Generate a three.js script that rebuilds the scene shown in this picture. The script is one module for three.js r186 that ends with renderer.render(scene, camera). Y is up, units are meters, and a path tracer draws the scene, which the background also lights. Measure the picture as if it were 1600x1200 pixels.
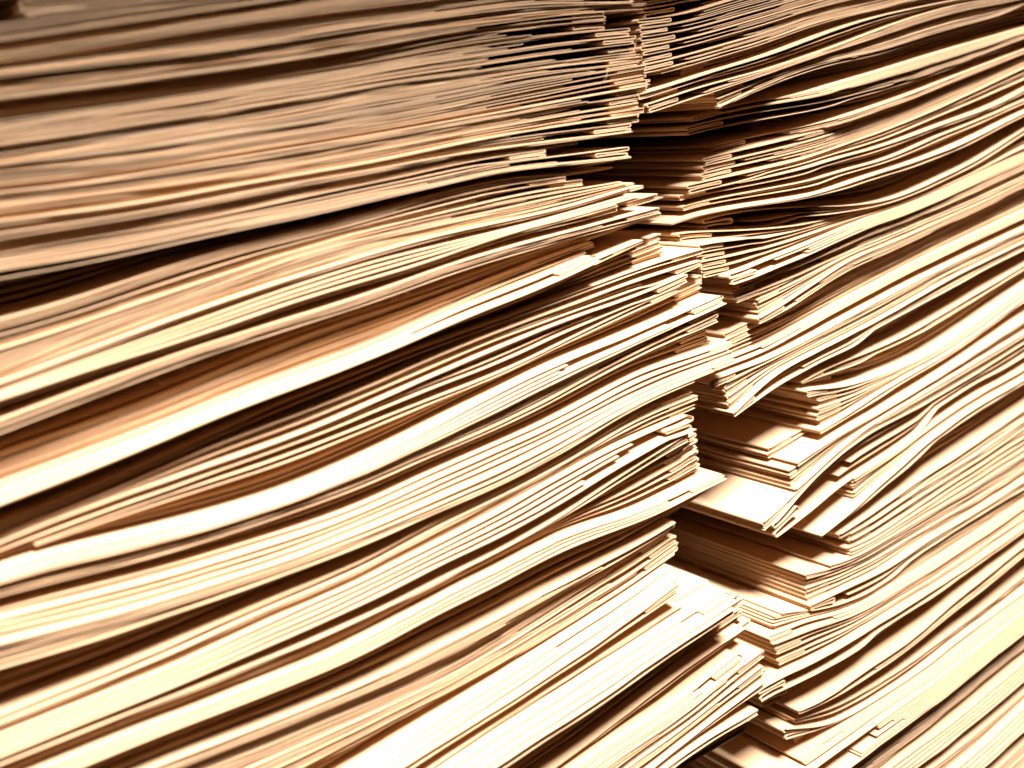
import * as THREE from 'three';
import { RectAreaLightUniformsLib } from 'three/addons/lights/RectAreaLightUniformsLib.js';
RectAreaLightUniformsLib.init();

// ---------------------------------------------------------------- camera, light, exposure
const scene = new THREE.Scene();
scene.background = new THREE.Color(0x000000);
const FOC = 1590;                                   // focal length in pixels of a 1600 x 1200 frame
const camera = new THREE.PerspectiveCamera(2 * Math.atan(600 / FOC) * 180 / Math.PI, 4 / 3, 0.02, 20);
// world: +x runs along the front of the stacks (to the right and away), +y up, +z out of the stacks
const ax = new THREE.Vector3(2100, 814, -1590).normalize();
const az = new THREE.Vector3(1333, -333, 1590); az.addScaledVector(ax, -az.dot(ax)).normalize();
const ay = new THREE.Vector3().crossVectors(az, ax);
const toWorld = v => new THREE.Vector3(ax.dot(v), ay.dot(v), az.dot(v));
const camPos = toWorld(new THREE.Vector3(250, 200, -1590).multiplyScalar(0.6 / FOC)).negate();
camera.position.copy(camPos);
camera.quaternion.setFromRotationMatrix(new THREE.Matrix4().set(
  ax.x, ax.y, ax.z, 0, ay.x, ay.y, ay.z, 0, az.x, az.y, az.z, 0, 0, 0, 0, 1));
camera.focus = 0.6;
camera.userData.fStop = 6.3;
camera.updateMatrixWorld();

const LAMP = { pos: new THREE.Vector3(-0.10, 1.40, 0.72), aim: new THREE.Vector3(0.10, -0.15, 0), w: 0.28, h: 0.48, power: 108 };
const lamp = new THREE.RectAreaLight(new THREE.Color(1, 0.945, 0.96), LAMP.power, LAMP.w, LAMP.h);
lamp.position.copy(LAMP.pos); lamp.lookAt(LAMP.aim);
scene.add(lamp);

const renderer = new THREE.WebGLRenderer({ antialias: true });
renderer.toneMapping = THREE.LinearToneMapping;
renderer.toneMappingExposure = 4.0;
renderer.shadowMap.enabled = true;

// ---------------------------------------------------------------- helpers
function rng(seed) { let a = seed >>> 0; return () => { a = (a + 0x6D2B79F5) | 0; let t = Math.imul(a ^ (a >>> 15), 1 | a); t = (t + Math.imul(t ^ (t >>> 7), 61 | t)) ^ t; return ((t ^ (t >>> 14)) >>> 0) / 4294967296; }; }
const clamp = (v, a, b) => Math.min(b, Math.max(a, v));
const smooth = (a, b, v) => { const t = clamp((v - a) / (b - a), 0, 1); return t * t * (3 - 2 * t); };
const lerp = (a, b, t) => a + (b - a) * t;
const taken = new Map();
function numbered(n) { const k = taken.get(n) || 0; taken.set(n, k + 1); return k ? n + '_' + String(k).padStart(3, '0') : n; }
// a point of the front of a stack, read as a place on the plane z
function onFront(x, y, z) {
  const d = toWorld(new THREE.Vector3(x - 800, 600 - y, -FOC));
  const t = (z - camPos.z) / d.z;
  return [camPos.x + d.x * t, camPos.y + d.y * t];
}
function wave(seed) {            // smooth 1-D noise, amplitude about 1, argument in metres
  const r = rng(seed), c = [];
  for (let i = 0; i < 4; i++) c.push([(18 + 46 * r()) * (1 + i * 0.9), r() * 6.28, 1 / (1 + i * 0.7)]);
  return s => c.reduce((v, [f, p, a]) => v + a * Math.sin(s * f + p), 0) / 2.2;
}

// ---------------------------------------------------------------- paper materials
function paperMap(seed, base) {
  const n = 256, r = rng(seed), d = new Uint8Array(n * n * 4), g = new Float32Array(n * n);
  const add = (cells, amp) => {
    const q = new Float32Array(cells * cells); for (let i = 0; i < q.length; i++) q[i] = r() - 0.5;
    for (let y = 0; y < n; y++) for (let x = 0; x < n; x++) {
      const u = x / n * cells, v = y / n * cells, i = u | 0, j = v | 0, a = u - i, b = v - j;
      const Q = (m, k) => q[(k % cells) * cells + (m % cells)];
      const sa = a * a * (3 - 2 * a), sb = b * b * (3 - 2 * b);
      g[y * n + x] += amp * lerp(lerp(Q(i, j), Q(i + 1, j), sa), lerp(Q(i, j + 1), Q(i + 1, j + 1), sa), sb);
    }
  };
  add(8, 0.03); add(32, 0.03); add(64, 0.05); add(128, 0.08);
  for (let f = 0; f < 520; f++) {                    // fibres
    let x = r() * n, y = r() * n, a = r() * 6.28; const l = 4 + r() * 14, t = (r() < 0.6 ? -1 : 1) * (0.04 + 0.09 * r());
    for (let k = 0; k < l; k++) { x += Math.cos(a); y += Math.sin(a); a += (r() - 0.5) * 0.5; g[(((y | 0) % n + n) % n) * n + (((x | 0) % n + n) % n)] += t; }
  }
  const c = new THREE.Color();
  for (let i = 0; i < n * n; i++) {
    const k = clamp(1 + g[i], 0.7, 1.25);
    c.setRGB(clamp(base[0] * k, 0, 0.93), clamp(base[1] * k, 0, 0.93), clamp(base[2] * k, 0, 0.93)).convertLinearToSRGB();
    d[i * 4] = c.r * 255; d[i * 4 + 1] = c.g * 255; d[i * 4 + 2] = c.b * 255; d[i * 4 + 3] = 255;
  }
  const t = new THREE.DataTexture(d, n, n); t.colorSpace = THREE.SRGBColorSpace; t.wrapS = t.wrapT = THREE.RepeatWrapping; t.magFilter = THREE.LinearFilter; t.needsUpdate = true;
  const bd = new Uint8Array(n * n * 4);
  for (let i = 0; i < n * n; i++) { const v = clamp(128 + g[i] * 400, 0, 255); bd[i * 4] = bd[i * 4 + 1] = bd[i * 4 + 2] = v; bd[i * 4 + 3] = 255; }
  const b = new THREE.DataTexture(bd, n, n); b.wrapS = b.wrapT = THREE.RepeatWrapping; b.magFilter = THREE.LinearFilter; b.needsUpdate = true;
  return [t, b];
}
const TONES = [[0.53, 0.343, 0.186], [0.545, 0.355, 0.195], [0.515, 0.330, 0.177], [0.565, 0.375, 0.210], [0.525, 0.338, 0.183]];
const paper = TONES.map((t, i) => { const [map, bump] = paperMap(11 + i * 7, t); return new THREE.MeshStandardMaterial({ map, bumpMap: bump, bumpScale: 0.00008, roughness: 0.88, side: THREE.DoubleSide }); });

// ---------------------------------------------------------------- geometry of a flat bag
const T = 0.00034;                                   // thickness of the paper
class Sheet {                                        // collects quads; every surface has its own vertices so that edges stay crisp
  constructor() { this.p = []; this.u = []; this.i = []; }
  strip(rows, uv) {                                  // rows: list of [a, b] points along the strip
    const b = this.p.length / 3;
    rows.forEach((r, k) => r.forEach((q, m) => { this.p.push(...q); this.u.push(...uv(q, m, k)); }));
    for (let k = 0; k + 1 < rows.length; k++) { const a = b + 2 * k; this.i.push(a, a + 1, a + 2, a + 1, a + 3, a + 2); }
  }
  mesh(name, material, parent) {
    const g = new THREE.BufferGeometry();
    g.setAttribute('position', new THREE.Float32BufferAttribute(this.p, 3));
    g.setAttribute('uv', new THREE.Float32BufferAttribute(this.u, 2));
    g.setIndex(this.i); g.computeVertexNormals();
    const m = new THREE.Mesh(g, material); m.name = name; m.castShadow = m.receiveShadow = true; parent.add(m); return m;
  }
}
const UVS = 14;
const topUV = q => [q[0] * UVS, q[2] * UVS], frontUV = q => [q[0] * UVS, q[1] * UVS], endUV = q => [q[2] * UVS, q[1] * UVS];
// a panel: top line h(s), front line z(s), from s0 to s1
function panel(name, mat, parent, s0, s1, h, z, zb, step) {
  const n = Math.max(6, Math.ceil((s1 - s0) / step)), S = new Sheet(), r = { t: [], f: [], b: [], k: [] };
  for (let i = 0; i <= n; i++) {
    const s = lerp(s0, s1, i / n), y = h(s), zf = z(s);
    r.t.push([[s, y, zb], [s, y, zf]]); r.f.push([[s, y, zf], [s, y - T, zf]]);
    r.b.push([[s, y - T, zf], [s, y - T, zb]]); r.k.push([[s, y - T, zb], [s, y, zb]]);
  }
  S.strip(r.t, topUV); S.strip(r.f, frontUV); S.strip(r.b, topUV); S.strip(r.k, frontUV);
  for (const i of [0, n]) { const a = r.t[i], b = r.b[i]; S.strip([[a[0], b[1]], [a[1], b[0]]], endUV); }
  return S.mesh(name, mat, parent);
}
// the side fold: top panel > turn > inwards > turn > outwards > turn > bottom panel. dir = +1 at a right end, -1 at a left end
function gusset(mat, parent, se, dir, w, top, bot, z, zb, R) {
  const mid = (s, u) => lerp(top(s) - T / 2, bot(s) + T / 2, u);
  const wob = [0, 1, 2, 3].map(() => (R() - 0.5) * 0.06);
  const lv = [0, 0.34 + wob[1], 0.66 + wob[2], 1];
  const e1 = se - dir * 0.0012 * R(), e2 = se - dir * 0.0025 * R(), wi = w * (0.85 + 0.3 * R());
  const path = [];
  const turn = (s, ua, ub, d) => { const rad = Math.abs(mid(s, ua) - mid(s, ub)) / 2; for (let k = 1; k < 7; k++) { const a = k / 7 * Math.PI; path.push([s + d * rad * Math.sin(a) * 1.1, mid(s, lerp(ua, ub, (1 - Math.cos(a)) / 2))]); } };
  const leg = (sa, sb, u) => { for (let k = 0; k <= 6; k++) { const s = lerp(sa, sb, k / 6), f = Math.sin(k / 6 * Math.PI) * 0.05; path.push([s, mid(s, u + (u < 0.5 ? f : -f))]); } };
  path.push([se, mid(se, 0)]);
  turn(se, 0, lv[1], dir);
  leg(e1, se - dir * wi, lv[1]);
  turn(se - dir * wi, lv[1], lv[2], -dir);
  leg(se - dir * wi, e2, lv[2]);
  turn(e2, lv[2], 1, dir);
  path.push([e2, mid(e2, 1)]); path.push([se - dir * 0.004, mid(se - dir * 0.004, 1)]);
  const n = path.length, nor = path.map((p, i) => { const a = path[Math.max(0, i - 1)], b = path[Math.min(n - 1, i + 1)]; const dx = b[0] - a[0], dy = b[1] - a[1], l = Math.hypot(dx, dy) || 1; return [-dy / l, dx / l]; });
  const S = new Sheet(), o = [], q = [], f = [], k = [], th = Math.min(0.00036, Math.abs(top(se) - bot(se)) * 0.108);
  path.forEach((p, i) => {
    const zf = z(p[0]), A = [p[0] + nor[i][0] * th, p[1] + nor[i][1] * th], B = [p[0] - nor[i][0] * th, p[1] - nor[i][1] * th];
    o.push([[...A, zb], [...A, zf]]); q.push([[...B, zf], [...B, zb]]); f.push([[...A, zf], [...B, zf]]); k.push([[...B, zb], [...A, zb]]);
  });
  S.strip(o, (p, m, i) => [p[2] * UVS, i * 0.02]); S.strip(q, (p, m, i) => [p[2] * UVS, i * 0.02]); S.strip(f, frontUV); S.strip(k, frontUV);
  return S.mesh('gusset', mat, parent);
}

// ---------------------------------------------------------------- the rack: a shelf board above the stacks, the board they stand on below (both outside the frame)
function board(name, x0, x1, y0, y1, z0, z1) {
  const m = new THREE.Mesh(new THREE.BoxGeometry(x1 - x0, y1 - y0, z1 - z0), new THREE.MeshStandardMaterial({ color: new THREE.Color().setRGB(0.30, 0.22, 0.14), roughness: 0.7 }));
  m.position.set((x0 + x1) / 2, (y0 + y1) / 2, (z0 + z1) / 2); m.name = name; m.userData.kind = 'structure'; m.castShadow = m.receiveShadow = true; scene.add(m);
}
board('shelf_board', -0.8, 1.2, 0.34, 0.36, -0.30, 0.130);

// ---------------------------------------------------------------- the two stacks, bag by bag
// tiles: every trace is a run of points read from enlarged squares of the photograph
const OX = { A: [0, 0], B: [300, 0], C: [600, 0], D: [0, 200], E: [300, 200], F: [600, 200], G: [0, 500], H: [300, 500], I: [600, 500], J: [0, 800], K: [300, 800], L: [600, 800] };
const tl = o => Object.entries(o).flatMap(([k, v]) => { const r = []; for (let i = 0; i < v.length; i += 2) r.push([OX[k][0] + v[i] / 3, OX[k][1] + v[i + 1] / 3]); return r; });
const px = (...v) => { const r = []; for (let i = 0; i < v.length; i += 2) r.push([v[i], v[i + 1]]); return r; };

// a trace: points of the front edge, p = how far this bag sticks out (mm), n bags between it and the trace above, r = how far those stick out,
// e = where its end by the gap lies (x in the photograph), ne = the same for the bags between, sp = how loosely those lie
const LEFT = [
  { pts: px(0, -55, 300, -110, 700, -170, 1000, -205), p: 0, n: 0, e: 985 },
  { pts: px(25, 14, 37, 18, 70, 8, 200, -2, 300, -14, 700, -60, 985, -88), p: 1, n: 1, e: 980, st: 12, f: 1 },
  { pts: px(0, 52, 100, 36, 200, 22, 300, 8, 700, -48, 985, -75), p: 0, n: 1, e: 990, f: 1 },
  { pts: tl({ A: [0, 290, 300, 245, 600, 200, 900, 150, 1200, 105], B: [600, 65, 900, 30, 1150, 0] }).concat(px(985, -40)), p: 0, n: 2, e: 985, f: 1 },
  { pts: tl({ A: [0, 345, 300, 310, 600, 275, 900, 235], B: [0, 246, 300, 202, 600, 150, 900, 103, 1200, 68], C: [600, 22] }).concat(px(985, 4)), p: 0, n: 1, e: 988, f: 1 },
  { pts: tl({ A: [0, 395, 400, 355, 800, 298], B: [0, 292, 350, 243, 600, 203, 900, 150, 1200, 105], C: [300, 108, 600, 70, 1000, 32] }).concat(px(1000, 8)), p: 0, n: 1, e: 1008, f: 1 },
  { pts: tl({ A: [0, 512, 300, 468, 560, 438, 900, 390], B: [300, 345, 600, 295, 900, 250], C: [0, 215, 300, 180, 600, 140, 920, 105] }).concat(px(985, 30)), p: 0, n: 2, e: 948, f: 1 },
  { pts: tl({ A: [0, 690, 200, 664, 500, 616, 800, 576], B: [0, 560, 300, 506, 600, 460, 850, 416, 1050, 382], C: [130, 383, 400, 360, 700, 306, 1000, 268] }), p: 0, n: 3, e: 995, f: 1 },
  { pts: tl({ A: [0, 742, 300, 692, 600, 652, 880, 606], B: [300, 554, 600, 498, 900, 438, 1200, 388], C: [200, 402, 450, 366, 700, 322, 1000, 290] }), p: 0, n: 1, e: 1002, f: 1 },
  { pts: tl({ A: [0, 770, 500, 700, 880, 640], B: [200, 602, 400, 572, 650, 526, 900, 480, 1100, 446], C: [0, 474, 200, 450, 450, 402, 700, 350, 1070, 310, 1200, 288] }), p: 1, n: 0, e: 1000, f: 1 },
  { pts: tl({ A: [0, 800, 500, 756, 800, 716], B: [0, 706, 300, 656, 600, 610, 900, 566], C: [0, 560, 300, 503, 500, 462, 800, 402, 1080, 350] }), p: 1, n: 1, e: 1008, f: 1 },
  { pts: tl({ A: [0, 898, 300, 873, 600, 818, 900, 773], B: [0, 770, 300, 723, 600, 673, 900, 623], C: [0, 618, 300, 568, 600, 515, 900, 460, 1100, 425] }), p: 4, n: 2, e: 1012, f: 1 },
  { pts: tl({ A: [0, 968, 400, 912, 800, 866], B: [0, 852, 300, 802, 600, 752, 900, 697], C: [0, 690, 300, 636, 600, 584, 900, 530, 1100, 498] }), p: 3, n: 1, e: 1000, f: 1 },
  { pts: tl({ A: [0, 1030, 400, 985, 800, 930], B: [0, 900, 300, 850, 600, 800, 900, 750], C: [0, 735, 300, 680, 600, 625, 900, 578, 1100, 550] }), p: 7, n: 1, e: 1003, f: 1 },
  { pts: tl({ A: [0, 1090, 300, 1046, 600, 1006, 900, 950], B: [0, 940, 300, 886, 600, 836, 900, 786], C: [0, 780, 300, 726, 600, 686, 750, 666, 1000, 636, 1170, 622] }), p: 9, n: 1, e: 990, f: 1 },
  { pts: tl({ A: [0, 1188, 300, 1128, 600, 1086, 900, 1036], B: [0, 1025, 300, 970, 600, 906, 850, 848, 1000, 832], C: [0, 848, 200, 798, 400, 752, 600, 722, 770, 700] }), p: 8, n: 2, e: 857, ne: 905, f: 1 },
  { pts: tl({ D: [0, 665, 300, 622, 600, 566, 900, 502], E: [0, 506, 300, 440, 500, 410, 700, 366, 950, 310], F: [0, 308, 300, 252, 600, 188, 900, 162, 1170, 132] }), p: 9, n: 1, e: 988, strip: 3.2 },
  { pts: tl({ D: [0, 940, 300, 866, 450, 812, 600, 746, 850, 666, 1000, 616], E: [0, 652, 200, 586, 400, 540, 600, 496, 900, 412], F: [0, 385, 300, 326, 600, 260, 850, 228] }), p: 6, n: 5, e: 884, ne: 960, sp: 0.9, strip: 2.8, dr: -24 },
  { pts: tl({ D: [0, 1036, 300, 946, 600, 836, 900, 736], E: [0, 730, 300, 636, 600, 541, 900, 461], F: [0, 451, 300, 391, 600, 321, 850, 273, 940, 265] }), p: 6, n: 1, e: 914, strip: 2.2 },
  { pts: tl({ D: [0, 1128, 300, 1006, 600, 895, 900, 786], E: [0, 770, 300, 668, 600, 570, 900, 490], F: [0, 496, 300, 436, 600, 372, 900, 302, 1000, 285] }), p: 6, n: 1, e: 978, strip: 4 },
  { pts: tl({ D: [0, 1192, 300, 1076, 600, 966, 900, 856], E: [0, 855, 300, 756, 600, 660, 900, 570], F: [0, 560, 300, 488, 600, 428, 900, 360, 1030, 320, 1130, 285] }), p: 8, n: 2, e: 985, ne: 990, f: 1 },
  { pts: tl({ D: [150, 1196, 300, 1136, 600, 1030, 900, 930], E: [0, 920, 300, 815, 600, 715, 900, 620], F: [0, 615, 200, 575, 400, 525, 600, 478, 900, 398, 1050, 356, 1180, 318] }), p: 15, n: 1, e: 1003, dr: -6 },
  { pts: tl({ G: [0, 386, 300, 286, 600, 181, 750, 146, 900, 100], E: [0, 996, 300, 886, 600, 785, 900, 685], F: [0, 700, 200, 645, 400, 566, 600, 500, 900, 425, 1090, 368] }), p: 16, n: 1, e: 965, strip: 1.2 },
  { pts: tl({ G: [0, 516, 300, 396, 600, 286, 900, 172], E: [300, 980, 600, 885, 900, 790], F: [0, 765, 300, 672, 600, 585, 900, 500, 1180, 430] }), p: 17, n: 2, e: 1030, ne: 1032, sp: 0.2, strip: 3, dr: -18 },
  { pts: tl({ G: [0, 622, 300, 516, 600, 415, 900, 290], E: [300, 1060, 600, 945, 900, 850], F: [0, 842, 200, 786, 400, 710, 600, 636, 800, 566, 1000, 505, 1190, 436] }), p: 7, n: 2, e: 1036, sp: 0.1, strip: 1.6, dr: -30 },
  { pts: tl({ G: [0, 776, 300, 666, 600, 556, 900, 446], H: [0, 420, 300, 315, 600, 210, 900, 105], F: [0, 945, 300, 840, 600, 716, 800, 635, 920, 590] }), p: 9, n: 3, e: 912, ne: 925, f: 1 },
  { pts: tl({ G: [0, 836, 300, 720, 600, 605, 900, 485], H: [0, 460, 300, 355, 600, 245, 900, 135], F: [0, 1020, 300, 900, 600, 785, 900, 660, 1015, 605] }), p: 24, n: 0, e: 938 },
  { pts: tl({ G: [0, 868, 300, 760, 600, 640], H: [0, 488, 300, 383, 600, 283, 900, 162], F: [0, 1048, 300, 928, 600, 826, 900, 686, 1000, 636, 1190, 545] }), p: 17, n: 1, e: 1000, f: 1 },
  { pts: tl({ G: [0, 940, 300, 825, 500, 745], H: [0, 570, 200, 480, 400, 390, 600, 305, 800, 226, 1000, 146], F: [0, 1095, 300, 980, 600, 875, 900, 765, 1180, 665] }).concat(px(1040, 405, 1100, 388)), p: 14, n: 4, e: 1100, ne: 1037, sp: 0.85, dr: -8 },
  { pts: tl({ G: [0, 1020, 300, 900, 600, 795], H: [0, 635, 300, 525, 600, 415, 900, 286], F: [0, 1190, 300, 1055, 600, 936, 900, 826, 1190, 716] }).concat(px(1090, 410)), p: 18, n: 1, e: 1099, dr: -6 },
  { pts: tl({ G: [0, 1056, 300, 926, 600, 825], H: [0, 715, 300, 615, 600, 505, 900, 366], I: [0, 360, 300, 236, 600, 110, 860, -2] }).concat(px(1000, 462, 1070, 430)), p: 20, n: 0, e: 1072 },
  { pts: tl({ G: [10, 1130, 60, 1100, 150, 1062, 300, 996, 600, 896], H: [0, 785, 300, 695, 600, 585, 900, 460], I: [0, 455, 300, 345, 600, 226, 900, 76, 1050, 0] }).concat(px(1000, 478, 1060, 448)), p: 20, n: 0, e: 1062, st: -62 },
  { pts: tl({ G: [0, 1180, 150, 1148, 400, 1096, 700, 1026], H: [0, 985, 300, 900, 500, 836, 700, 748, 900, 660], I: [0, 636, 250, 526, 500, 396, 700, 286, 900, 196, 1200, 78] }).concat(px(1070, 495, 1141, 462)), p: 31, n: 3, e: 1141, ne: 1098, sp: 0.8, dr: -10 },
  { pts: tl({ J: [0, 366, 300, 296, 600, 226, 900, 136], H: [0, 1026, 400, 906, 700, 795, 1000, 664], I: [0, 725, 300, 590, 600, 460, 900, 302, 1200, 140] }).concat(px(1060, 520, 1121, 490)), p: 27, n: 1, e: 1121, f: 1 },
  { pts: tl({ J: [0, 466, 300, 386, 600, 316, 900, 236], H: [0, 1106, 300, 1036, 600, 956, 900, 806], I: [0, 826, 300, 686, 600, 556, 900, 416, 1200, 246] }).concat(px(1070, 560, 1145, 535)), p: 28, n: 3, e: 1145, ne: 1102, sp: 0.8, dr: -8 },
  { pts: tl({ J: [0, 556, 300, 496, 600, 426, 900, 326], K: [0, 321, 300, 241, 600, 136, 900, 8], I: [0, 911, 300, 776, 600, 646, 900, 496, 1200, 340] }).concat(px(1070, 585, 1143, 560)), p: 33, n: 2, e: 1143, step: 1, sp: 1 },
  { pts: tl({ J: [0, 686, 200, 636, 400, 586, 700, 496, 1000, 416], K: [0, 406, 300, 326, 500, 256, 700, 196, 1000, 66], I: [0, 996, 300, 876, 600, 756, 900, 586, 1200, 396] }).concat(px(1085, 595)), p: 40, n: 2, e: 1085, ne: 1115, step: 1, sp: 1 },
  { pts: tl({ J: [0, 956, 300, 836, 600, 716, 900, 586], K: [0, 556, 300, 436, 600, 326, 900, 186], I: [0, 1041, 300, 906, 600, 780, 900, 616, 1200, 426] }).concat(px(1085, 612)), p: 35, n: 4, e: 1082, ne: 1085, sp: 0.95, dr: -10 },
  { pts: tl({ J: [0, 1106, 300, 986, 600, 866, 900, 755], K: [0, 715, 300, 585, 600, 465, 900, 325], L: [0, 286, 300, 166, 600, 16], I: [900, 735, 1200, 575] }).concat(px(1085, 655)), p: 46, n: 3, e: 1083, ne: 1085, f: 1 },
  { pts: tl({ J: [0, 1186, 200, 1106, 600, 946, 900, 816], K: [0, 835, 300, 715, 600, 595, 900, 455], L: [0, 436, 300, 306, 600, 156], I: [800, 945, 1000, 806, 1200, 676] }).concat(px(1055, 690, 1085, 672)), p: 44, n: 0, e: 1075 },
  { pts: tl({ J: [330, 1196, 600, 1086, 900, 976], K: [0, 970, 200, 896, 350, 826, 550, 760, 800, 645, 1000, 536], L: [0, 576, 300, 416, 600, 276, 900, 106], I: [1200, 930] }).concat(px(1060, 780, 1130, 745)), p: 51, n: 5, e: 1132, ne: 1090, sp: 0.8, dr: -6, rag: 0.0005 },
  { pts: tl({ K: [0, 1126, 300, 1016, 600, 896, 900, 766], L: [0, 766, 300, 616, 600, 466, 780, 366, 1000, 250, 1200, 150] }).concat(px(1055, 815)), p: 47, n: 4, e: 1052, ne: 1096, sp: 0.9, dr: -6 },
  { pts: tl({ K: [100, 1186, 400, 1076, 700, 946, 900, 850], L: [0, 866, 200, 786, 400, 676, 600, 556, 800, 426, 1000, 300, 1200, 190] }).concat(px(1040, 835)), p: 43, n: 1, e: 1040, f: 1 },
  { pts: tl({ K: [500, 1196, 800, 1056, 1000, 936], L: [0, 986, 300, 846, 600, 676, 900, 496, 1200, 310] }).concat(px(1045, 870)), p: 43, n: 2, e: 1048, f: 1 },
  { pts: tl({ L: [20, 1196, 300, 1006, 600, 816, 900, 616, 1200, 420] }).concat(px(1055, 900)), p: 56, n: 2, e: 1058, dr: -10 },
  { pts: tl({ L: [120, 1186, 300, 1076, 600, 886, 900, 686, 1200, 476] }).concat(px(1050, 920)), p: 61, n: 0, e: 1052 },
  { pts: tl({ L: [240, 1186, 500, 1006, 800, 816, 1000, 686, 1200, 556] }).concat(px(1050, 955)), p: 58, n: 1, e: 1056, dr: -10 },
  { pts: tl({ L: [480, 1196, 700, 1046, 900, 916, 1200, 716] }).concat(px(1144, 942)), p: 76, n: 1, e: 1144, ne: 1104 },
  { pts: tl({ L: [560, 1186, 750, 1056, 1000, 906, 1200, 760] }).concat(px(1060, 1010, 1140, 958)), p: 78, n: 0, e: 1143 },
  { pts: tl({ L: [810, 1196, 1000, 1060, 1200, 905] }).concat(px(1080, 1040, 1155, 990)), p: 67, n: 4, e: 1156, ne: 1152, sp: 0.6, dr: -8 },
  { pts: tl({ L: [980, 1196, 1200, 1036] }).concat(px(1040, 1128, 1120, 1062, 1160, 1030)), p: 76, n: 1, e: 1160 },
  { pts: px(940, 1262, 1040, 1182, 1140, 1105, 1180, 1075), p: 78, n: 4, e: 1184, ne: 1184, f: 1 },
  { pts: px(940, 1285, 1040, 1198, 1100, 1156, 1156, 1126), p: 80, n: 1, e: 1176 },
  { pts: px(940, 1345, 1040, 1262, 1110, 1206, 1156, 1180), p: 86, n: 2, e: 1160, ne: 1158 },
];
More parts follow.
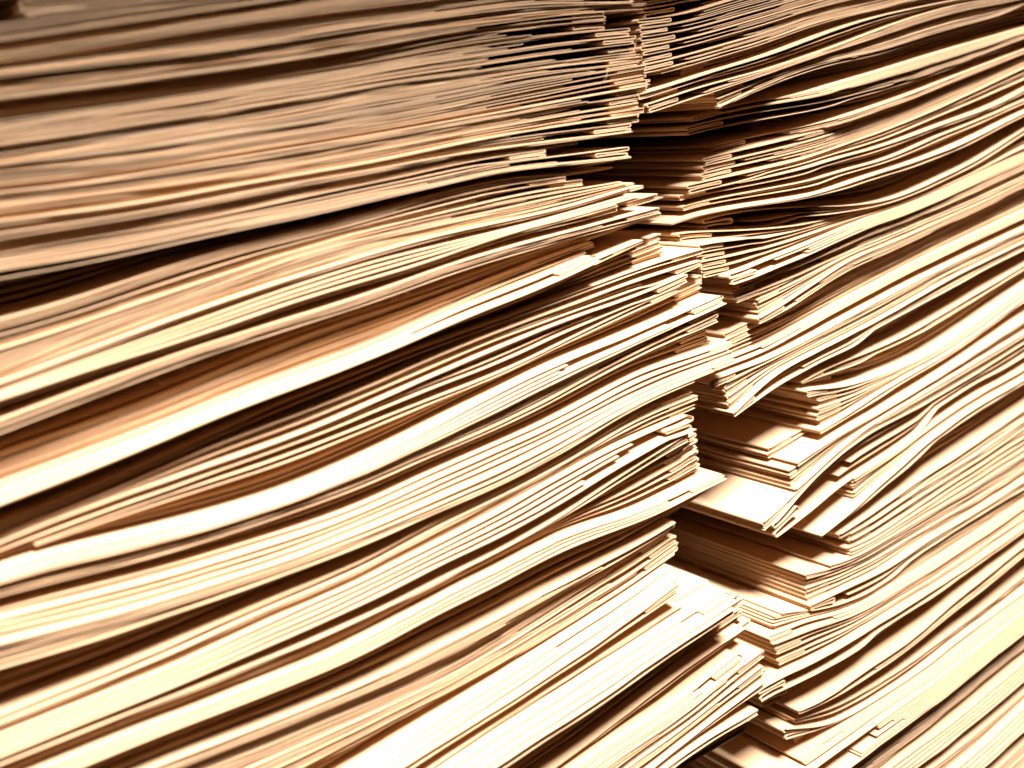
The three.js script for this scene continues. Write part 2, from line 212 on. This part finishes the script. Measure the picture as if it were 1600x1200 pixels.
const RIGHT = [
  { pts: px(1000, -190, 1200, -225, 1600, -330), p: 0, n: 0, e: 1010 },
  { pts: px(1010, -20, 1120, -42, 1300, -85, 1600, -170), p: 0, n: 0, e: 1025, f: 1 },
  { pts: px(1025, 27, 1075, 22, 1130, 3, 1300, -38, 1600, -112), p: 0, n: 2, e: 1006 },
  { pts: px(1010, 115, 1060, 103, 1120, 85, 1200, 63, 1250, 43, 1300, 28, 1370, 13, 1430, -2, 1600, -45), p: 0, n: 5, e: 1030, ne: 1004, f: 1 },
  { pts: px(1001, 148, 1065, 129, 1110, 113, 1200, 87, 1300, 49, 1367, 27, 1433, 12, 1600, -20), p: 6, n: 3, e: 1003, ne: 1062, sp: 0.6, f: 1, dr: -14 },
  { pts: px(1010, 165, 1080, 140, 1200, 108, 1267, 86, 1333, 62, 1400, 36, 1500, 6, 1600, -8), p: 6, n: 1, e: 1010 },
  { pts: px(1050, 198, 1100, 178, 1200, 130, 1250, 110, 1300, 95, 1367, 83, 1433, 62, 1500, 42, 1560, 26, 1600, 7), p: 3, n: 2, e: 1125, ne: 1120, f: 1, rag: 0.0005 },
  { pts: px(1120, 190, 1150, 180, 1200, 161, 1267, 146, 1333, 126, 1400, 106, 1500, 75, 1600, 46), p: 10, n: 5, e: 1150, ne: 1235, sp: 0.85, cu: 0.03, dr: -26 },
  { pts: px(1105, 206, 1200, 177, 1300, 156, 1400, 130, 1500, 99, 1600, 61), p: 6, n: 1, e: 1140, f: 1, ne: 1200, cu: 0.03 },
  { pts: px(1120, 244, 1210, 219, 1300, 189, 1400, 156, 1500, 117, 1600, 79), p: 8, n: 2, e: 1185, ne: 1245, cu: 0.035, dr: -14 },
  { pts: px(1012, 310, 1070, 300, 1106, 293, 1200, 266, 1300, 232, 1400, 196, 1500, 152, 1600, 104), p: 2, n: 3, e: 1118, ne: 1140, f: 1, cu: 0.02 },
  { pts: px(1120, 308, 1200, 284, 1300, 249, 1367, 232, 1467, 196, 1567, 159, 1600, 140), p: 8, n: 0, e: 1122, cu: 0.03 },
  { pts: px(1070, 342, 1150, 318, 1200, 302, 1267, 282, 1333, 262, 1383, 249, 1467, 212, 1533, 186, 1600, 156), p: 9, n: 1, e: 1125, ne: 1190, cu: 0.03 },
  { pts: px(1075, 368, 1150, 336, 1207, 320, 1300, 296, 1367, 272, 1433, 252, 1500, 226, 1600, 176), p: 14, n: 1, e: 1110, ne: 1215, cu: 0.03 },
  { pts: px(1130, 358, 1180, 338, 1227, 327, 1280, 322, 1333, 321, 1400, 309, 1467, 279, 1533, 246, 1600, 202), p: 10, n: 4, e: 1165, ne: 1260, sp: 0.7, cu: 0.03, dr: -26 },
  { pts: px(1110, 365, 1200, 360, 1267, 349, 1333, 334, 1400, 318, 1467, 291, 1533, 257, 1600, 214), p: 8, n: 0, e: 1110, cu: 0.02 },
  { pts: px(1120, 436, 1165, 428, 1200, 410, 1267, 385, 1333, 355, 1433, 316, 1480, 297, 1600, 244), p: 16, n: 4, e: 1146, ne: 1100, sp: 0.8, dr: -1 },
  { pts: px(1150, 468, 1207, 446, 1250, 429, 1317, 397, 1367, 382, 1433, 356, 1500, 329, 1567, 300, 1600, 284), p: 10, n: 2, e: 1150, ne: 1152, f: 1 },
  { pts: px(1185, 500, 1207, 488, 1250, 461, 1300, 426, 1350, 393, 1400, 372, 1467, 340, 1533, 310, 1600, 276), p: 14, n: 5, e: 1186, ne: 1184, sp: 0.9, dr: -1 },
  { pts: px(1150, 533, 1200, 512, 1300, 459, 1400, 409, 1500, 356, 1600, 306), p: 4, n: 2, e: 1118, ne: 1130, f: 1 },
  { pts: px(1150, 560, 1200, 540, 1267, 503, 1333, 466, 1433, 412, 1500, 379, 1600, 332), p: 12, n: 2, e: 1116, f: 1 },
  { pts: px(1145, 582, 1200, 562, 1267, 529, 1333, 492, 1433, 439, 1500, 406, 1600, 358), p: 18, n: 1, e: 1110 },
  { pts: px(1120, 670, 1146, 648, 1177, 616, 1200, 592, 1229, 574, 1267, 555, 1317, 529, 1367, 505, 1433, 466, 1500, 429, 1600, 380), p: 22, n: 4, e: 1142, ne: 1136, dr: -1 },
  { pts: px(1200, 640, 1255, 594, 1333, 559, 1383, 539, 1433, 514, 1500, 474, 1600, 414), p: 18, n: 1, e: 1256, ne: 1250, dr: -14 },
  { pts: px(1220, 618, 1257, 608, 1317, 606, 1400, 579, 1450, 559, 1500, 532, 1600, 456), p: 24, n: 2, e: 1262 },
  { pts: px(1250, 690, 1285, 673, 1313, 655, 1400, 600, 1467, 559, 1533, 512, 1600, 464), p: 28, n: 5, e: 1282, ne: 1280, sp: 0.85, dr: -1 },
  { pts: px(1210, 745, 1243, 727, 1283, 697, 1333, 667, 1400, 629, 1450, 598, 1600, 500), p: 32, n: 2, e: 1245, ne: 1200, dr: -14 },
  { pts: px(1210, 790, 1237, 772, 1260, 750, 1333, 683, 1400, 640, 1500, 580, 1600, 520), p: 34, n: 4, e: 1240, ne: 1234, f: 1, dr: -1 },
  { pts: px(1180, 850, 1200, 834, 1220, 812, 1250, 773, 1300, 723, 1350, 684, 1433, 641, 1500, 602, 1600, 540), p: 36, n: 1, e: 1206, ne: 1188, f: 1, step: 1, sp: 0.9 },
  { pts: px(1270, 800, 1335, 747, 1357, 735, 1400, 708, 1450, 672, 1500, 642, 1567, 602, 1600, 580), p: 36, n: 0, e: 1337 },
  { pts: px(1240, 872, 1280, 842, 1340, 794, 1367, 768, 1417, 724, 1450, 693, 1533, 627, 1600, 592), p: 42, n: 5, e: 1282, ne: 1334, sp: 0.8, dr: -1 },
  { pts: px(1250, 868, 1285, 851, 1333, 822, 1400, 778, 1433, 753, 1500, 711, 1600, 642), p: 40, n: 3, e: 1312, ne: 1322, dr: -14 },
  { pts: px(1250, 874, 1280, 867, 1333, 857, 1383, 827, 1467, 770, 1533, 727, 1600, 684), p: 42, n: 2, e: 1322, step: 1, sp: 0.9, ne: 1330 },
  { pts: px(1220, 900, 1255, 890, 1300, 885, 1343, 867, 1400, 834, 1500, 774, 1600, 712), p: 44, n: 2, e: 1300, ne: 1330, step: 1, sp: 0.9 },
  { pts: px(1230, 965, 1285, 938, 1340, 912, 1383, 892, 1433, 856, 1533, 796, 1600, 752), p: 48, n: 6, e: 1268, ne: 1258, sp: 0.8, dr: -1 },
  { pts: px(1200, 945, 1235, 955, 1283, 956, 1333, 945, 1367, 920, 1400, 896, 1500, 830, 1600, 770), p: 46, n: 0, e: 1222 },
  { pts: px(1190, 1005, 1233, 989, 1300, 962, 1367, 938, 1467, 882, 1533, 839, 1600, 794), p: 54, n: 5, e: 1210, ne: 1208, dr: -1 },
  { pts: px(1185, 1078, 1200, 1070, 1267, 1038, 1333, 1002, 1400, 959, 1500, 896, 1600, 826), p: 60, n: 5, e: 1188, ne: 1214, dr: -1 },
  { pts: px(1190, 1140, 1250, 1112, 1283, 1098, 1367, 1041, 1433, 995, 1500, 936, 1600, 857), p: 62, n: 2, e: 1248, ne: 1190, dr: -14 },
  { pts: px(1180, 1140, 1240, 1125, 1317, 1099, 1400, 1051, 1467, 1005, 1533, 956, 1600, 904), p: 57, n: 2, e: 1240, sp: 0.9 },
  { pts: px(1180, 1150, 1235, 1137, 1290, 1136, 1333, 1116, 1433, 1053, 1500, 999, 1600, 930), p: 59, n: 1, e: 1226, sp: 0.9 },
  { pts: px(1200, 1235, 1253, 1197, 1290, 1170, 1367, 1116, 1467, 1052, 1533, 999, 1600, 944), p: 67, n: 2, e: 1252, ne: 1240 },
  { pts: px(1240, 1237, 1300, 1197, 1367, 1146, 1467, 1076, 1533, 1022, 1600, 972), p: 77, n: 1, e: 1240, sp: 0.9 },
  { pts: px(1290, 1256, 1367, 1197, 1467, 1122, 1533, 1066, 1600, 1012), p: 68, n: 2, e: 1240, f: 1 },
  { pts: px(1330, 1258, 1413, 1197, 1500, 1132, 1600, 1046), p: 77, n: 1, e: 1240 },
  { pts: px(1370, 1262, 1460, 1197, 1533, 1139, 1600, 1082), p: 75, n: 1, e: 1240, sp: 0.9 },
  { pts: px(1420, 1270, 1520, 1197, 1600, 1122), p: 86, n: 1, e: 1240, f: 1 },
  { pts: px(1460, 1280, 1567, 1197, 1600, 1166), p: 84, n: 1, e: 1240, sp: 0.9 },
  { pts: px(1500, 1310, 1600, 1230), p: 90, n: 2, e: 1240, f: 1 },
];

const ORD = ['first', 'second', 'third', 'fourth', 'fifth', 'sixth', 'seventh', 'eighth', 'ninth', 'tenth', 'eleventh', 'twelfth', 'thirteenth', 'fourteenth', 'fifteenth', 'sixteenth', 'seventeenth', 'eighteenth', 'nineteenth'];
const TENS = ['', '', 'twent', 'thirt', 'fort', 'fift', 'sixt'];
const ordinal = i => i < 20 ? ORD[i - 1] : i % 10 ? TENS[(i / 10) | 0] + 'y-' + ORD[i % 10 - 1] : TENS[(i / 10) | 0] + 'ieth';
const MINB = 0.00078;

function buildStack(side, traces, sA, sB, seed) {
  const R = rng(seed), left = side === 'left', K = traces.length, M = 121;
  const grid = Array.from({ length: M }, (_, j) => lerp(sA, sB, j / (M - 1)));
  // heights of every trace along the stack
  const Hs = traces.map(t => {
    const q = t.pts.map(([x, y]) => onFront(x, y, t.p / 1000)).sort((a, b) => a[0] - b[0]).filter((v, i, a) => !i || v[0] - a[i - 1][0] > 0.004);
    const n = q.length, d = [], m = [];
    for (let i = 0; i + 1 < n; i++) d.push((q[i + 1][1] - q[i][1]) / (q[i + 1][0] - q[i][0]));
    for (let i = 0; i < n; i++) m.push(i === 0 ? d[0] : i === n - 1 ? d[n - 2] : (d[i - 1] + d[i]) / 2);
    return grid.map(s => {
      if (s <= q[0][0]) { const e = q[0][0] - s; return q[0][1] - m[0] * 0.04 * (1 - Math.exp(-e / 0.04)); }
      if (s >= q[n - 1][0]) { const e = s - q[n - 1][0]; return q[n - 1][1] + m[n - 1] * 0.05 * (1 - Math.exp(-e / 0.05)); }
      let i = 0; while (s > q[i + 1][0]) i++;
      const h = q[i + 1][0] - q[i][0], u = (s - q[i][0]) / h, u2 = u * u, u3 = u2 * u;
      return (2 * u3 - 3 * u2 + 1) * q[i][1] + (u3 - 2 * u2 + u) * h * m[i] + (3 * u2 - 2 * u3) * q[i + 1][1] + (u3 - u2) * h * m[i + 1];
    });
  });
  // bags never pass through one another: push neighbours apart where the readings come too close
  const blur = a => a.map((v, j) => (a[Math.max(0, j - 1)] + 2 * v + a[Math.min(M - 1, j + 1)]) / 4);
  for (let it = 0; it < (left ? 30 : 16); it++) for (let k = 0; k < K; k++) Hs[k] = blur(Hs[k]);
  for (let it = 0; it < 160; it++) {
    for (let k = 1; k < K; k++) { const need = (traces[k].n + 1) * MINB + 0.0003; for (let j = 0; j < M; j++) { const g = need - (Hs[k - 1][j] - Hs[k][j]); if (g > 0) { Hs[k - 1][j] += g / 2; Hs[k][j] -= g / 2; } } }
    if (it < 100 && it % 20 === 10) for (let k = 0; k < K; k++) Hs[k] = blur(Hs[k]);
  }
  for (let k = 1; k < K; k++) { const need = (traces[k].n + 1) * MINB + 0.0002; for (let j = 0; j < M; j++) Hs[k][j] = Math.min(Hs[k][j], Hs[k - 1][j] - need); }
  const at = (a, s) => { const f = clamp((s - sA) / (sB - sA), 0, 1) * (M - 1), j = Math.min(M - 2, f | 0), u = f - j; return lerp(a[j], a[j + 1], u); };

  let bagNo = 0;
  const bag = (hT, hB, p, endX, yMid, label, tone, startX, plies = 0, tight = 0, curl = 0, rag = 0, fan = 0) => {
    const g = new THREE.Group(); g.name = numbered('paper_bag');
    g.userData = { label, category: 'paper bag', group: 'flat paper bags in the ' + side + ' stack' };
    const zf0 = p / 1000 + (R() - 0.5) * 0.0016, zb = -0.20 - 0.02 * R();
    let s0 = sA + 0.002 + R() * 0.006, s1 = sB - 0.002 - R() * 0.006;
    const e = onFront(endX, yMid, zf0)[0] + (R() - 0.5) * 0.0034, turn = (R() - 0.5) * 0.014;
    if (left) s1 = e; else s0 = e;
    if (startX !== undefined) s0 = onFront(startX, yMid, zf0)[0];
    const w1 = wave((R() * 1e9) | 0), w2 = wave((R() * 1e9) | 0), lip = (R() - 0.35) * 0.002;
    const zc = s => zf0 - curl * smooth(s0 + 0.10, s0, s);   // lips that draw back towards the gap
    const zt = s => zc(s) + w1(s) * 0.0005  + rag * (w2(s * 9) + 0.6 * w1(s * 23)) - fan, zl = s => zc(s) - Math.max(0, lip) + w2(s) * 0.0005, zg = s => zl(s) - Math.max(0.0004, fan * 0.5);
    const m = paper[tone], step = left ? 0.0075 : 0.0075;
    panel('top_panel', m, g, s0, s1, hT, zt, zb, step);
    panel('bottom_panel', m, g, s0, s1, s => hB(s) + T, zl, zb, step);
    for (let i = 1; i <= plies; i++) {               // the inner plies show as fine lines between the two panels
      const c = i / (plies + 1) + (R() - 0.5) * 0.12 / (plies + 1), wi = wave((R() * 1e9) | 0), back = tight ? 0.0002 + 0.0009 * R() * R() : 0.0005 + 0.003 * R();
      const cut = 0.032 + (tight ? 0.11 : 0.06) * R(), a0 = left ? s0 : s0 + cut, a1 = left ? s1 - cut : s1;
      panel('inner_ply', m, g, a0, a1, s => lerp(hT(s) - T, hB(s) + T, c) + T / 2, s => zc(s) - (fan ? fan * (1 - c) : back) + wi(s) * (tight ? 0.0002 : 0.0006), zb, step * 1.5);
    }
    const t0 = hT(s0) - hB(s0), t1 = hT(s1) - hB(s1);
    if (t1 > 4.1 * T) gusset(m, g, s1, 1, 0.023, hT, hB, zg, zb, R);
    if (t0 > 4.1 * T) gusset(m, g, s0, -1, 0.023, hT, hB, zg, zb, R);
    // a slight turn of the whole bag about its corner by the gap
    g.rotation.y = turn; g.position.set(e, 0, zf0); for (const c of g.children) c.geometry.translate(-e, 0, -zf0);
    scene.add(g); bagNo++;
  };

  for (let k = 0; k < K - 1; k++) {
    const a = traces[k], b = traces[k + 1], n = b.n, N = n + 1, top = Hs[k], bot = Hs[k + 1], sp0 = b.sp ?? 0.5;
    const es = onFront(left ? a.e : b.e, 600, 0)[0];
    const endS = [a.e, b.ne ?? b.e].map(x => onFront(x, a.pts[a.pts.length >> 1][1], 0)[0]);
    const eRef = left ? Math.min(...endS) : Math.max(...endS);
    const nearEnd = s => left ? smooth(eRef - 0.08, eRef - 0.026, s) : smooth(eRef + 0.08, eRef + 0.026, s);
    const wsp0 = wave(seed * 31 + k * 7), wsp = s => 0.5 * wsp0(s * 0.35);
    // thickness of a bag along the stack; the lowest one between two traces may be a tight strip of many plies
    const ts = grid.map((s, j) => { const G = top[j] - bot[j] - 0.00012; return b.strip ? lerp(Math.min(b.strip / 1000, G * 0.62), G / N, nearEnd(s)) : 0; });
    const bt = grid.map((s, j) => {
      const G = top[j] - bot[j] - 0.00012 - ts[j], M1 = b.strip ? N - 1 : N, sp = clamp(Math.max(sp0 + 0.25 * wsp(s), nearEnd(s)), 0, 1);
      if (b.f) return Math.max((G - Math.min(0.0011, G * 0.3) * clamp(0.55 + 0.6 * wsp(s), 0, 1) * (1 - nearEnd(s))) / M1, 0.00076);
      return lerp(Math.min(0.0017, G / M1), G / M1, sp);
    });
    const mi = left ? 40 : 60, plies = b.f ? clamp(Math.round(bt[mi] / 0.00046) - 2, 0, 7) : clamp(Math.round(bt[mi] / 0.0010) - 2, 0, 3), splies = clamp(Math.round(ts[mi] / 0.00046) - 2, 0, 8);
    const bagTop = grid.map((s, j) => top[j]), bagBot = grid.map((s, j) => top[j] - bt[j] + 0.00006);
    const midIdx = left ? M - 30 : 30;
    const yOf = h => { const v = new THREE.Vector3(left ? eRef : eRef, h, 0).project(camera); return (1 - v.y) * 600; };
    const jut = k ? a.p - traces[k - 1].p + 4 : 0, look = jut > 14 ? 'far jutting' : jut > 5 ? 'jutting' : 'flush';
    const tone = (R() * TONES.length) | 0, rise = k ? a.p - traces[k - 1].p : 0, fan = rise > 6 ? rise * 0.00055 : 0;   // bags that jut out show their plies in steps
    if (k > 0 || true) bag(s => at(bagTop, s), s => at(bagBot, s), a.p, a.e, yOf(bot[midIdx]),
      `${look} flat paper bag of the ${side} stack, ${ordinal(k + 1)} lip down from its top`, tone, a.st, Math.max(plies, fan ? 1 : 0), b.f, a.cu, a.rag, fan);
    for (let i = 0; i < n; i++) {                    // i = 0 is the uppermost
      const strip = b.strip && i === n - 1, up = n - 1 - i - (b.strip ? 1 : 0);
      const tB = grid.map((s, j) => strip ? bot[j] + ts[j] : bot[j] + ts[j] + (up + 1) * bt[j]), bB = grid.map((s, j) => (strip ? bot[j] : bot[j] + ts[j] + up * bt[j]) + 0.00006);
      const pj = strip ? b.p - 0.5 + (R() - 0.5) : b.step ? lerp(a.p, b.p, (i + 1) / (n + 1)) + (R() - 0.5) : Math.min(a.p, b.p) + (b.dr ?? (b.f ? 0 : -8)) + (R() - 0.5) * (b.f ? 1.2 : 3.2);
      bag(s => at(tB, s), s => at(bB, s), pj, (b.ne ?? b.e) + (R() - 0.5) * (b.ne ? 3 : 9), yOf(bot[midIdx]),
        `${strip ? 'thick' : (b.dr ?? -8) < -9 ? 'deep-set' : 'thin'} flat paper bag, ${ordinal(i + 1)} ${n > 1 ? 'of ' + n + ' ' : ''}under the ${ordinal(k + 1)} lip of the ${side} stack`, (R() * TONES.length) | 0, b.st, strip ? splies : plies, strip || b.f, b.cu);
    }
  }
  return Hs[K - 1];
}
buildStack('left', LEFT, -0.47, 0.10, 5);
buildStack('right', RIGHT, -0.03, 0.62, 9);

board('shelf_base', -0.8, 1.2, -0.66, -0.64, -0.30, 0.16);

// ---------------------------------------------------------------- loose fibres caught in the open bags
const fibreMat = new THREE.MeshStandardMaterial({ color: new THREE.Color().setRGB(0.5, 0.36, 0.22), roughness: 0.8 });
function fibre(pts, z, label) {
  const v = pts.map(([x, y], i) => { const q = onFront(x, y, z); return new THREE.Vector3(q[0], q[1], z - 0.0015 * i * (i % 2)); });
  const m = new THREE.Mesh(new THREE.TubeGeometry(new THREE.CatmullRomCurve3(v), 16, 0.00014, 5), fibreMat);
  m.name = numbered('paper_fibre'); m.userData = { label, category: 'fibre', group: 'loose fibres on the left stack' }; m.castShadow = m.receiveShadow = true; scene.add(m);
}
fibre(px(955, 98, 952, 108, 948, 120, 946, 131), 0.012, 'short straight pale fibre sticking out near the upper end of the left stack');
fibre(px(290, 575, 262, 573, 247, 582, 246, 592, 254, 600, 266, 604), 0.006, 'curled fibre in the widest dark gap of the left stack');
fibre(px(490, 618, 465, 622, 456, 628, 455, 636, 462, 645), 0.012, 'hooked fibre in the second dark gap, above the long pale bands');
fibre(px(750, 518, 768, 507, 782, 505, 793, 512, 797, 519), 0.013, 'arched fibre lying across a slit right of the stack middle');
fibre(px(812, 607, 820, 603, 828, 606, 831, 612), 0.026, 'tiny arched fibre under the broad white bag of the left stack');
fibre(px(545, 440, 556, 430, 570, 433, 578, 426, 590, 430, 600, 418), 0.012, 'tangled fibre in the narrow slit above the left stack middle');
fibre(px(615, 470, 628, 458, 638, 457, 643, 466, 641, 474), 0.008, 'looped fibre just below the tangled one in the left stack');

renderer.render(scene, camera);
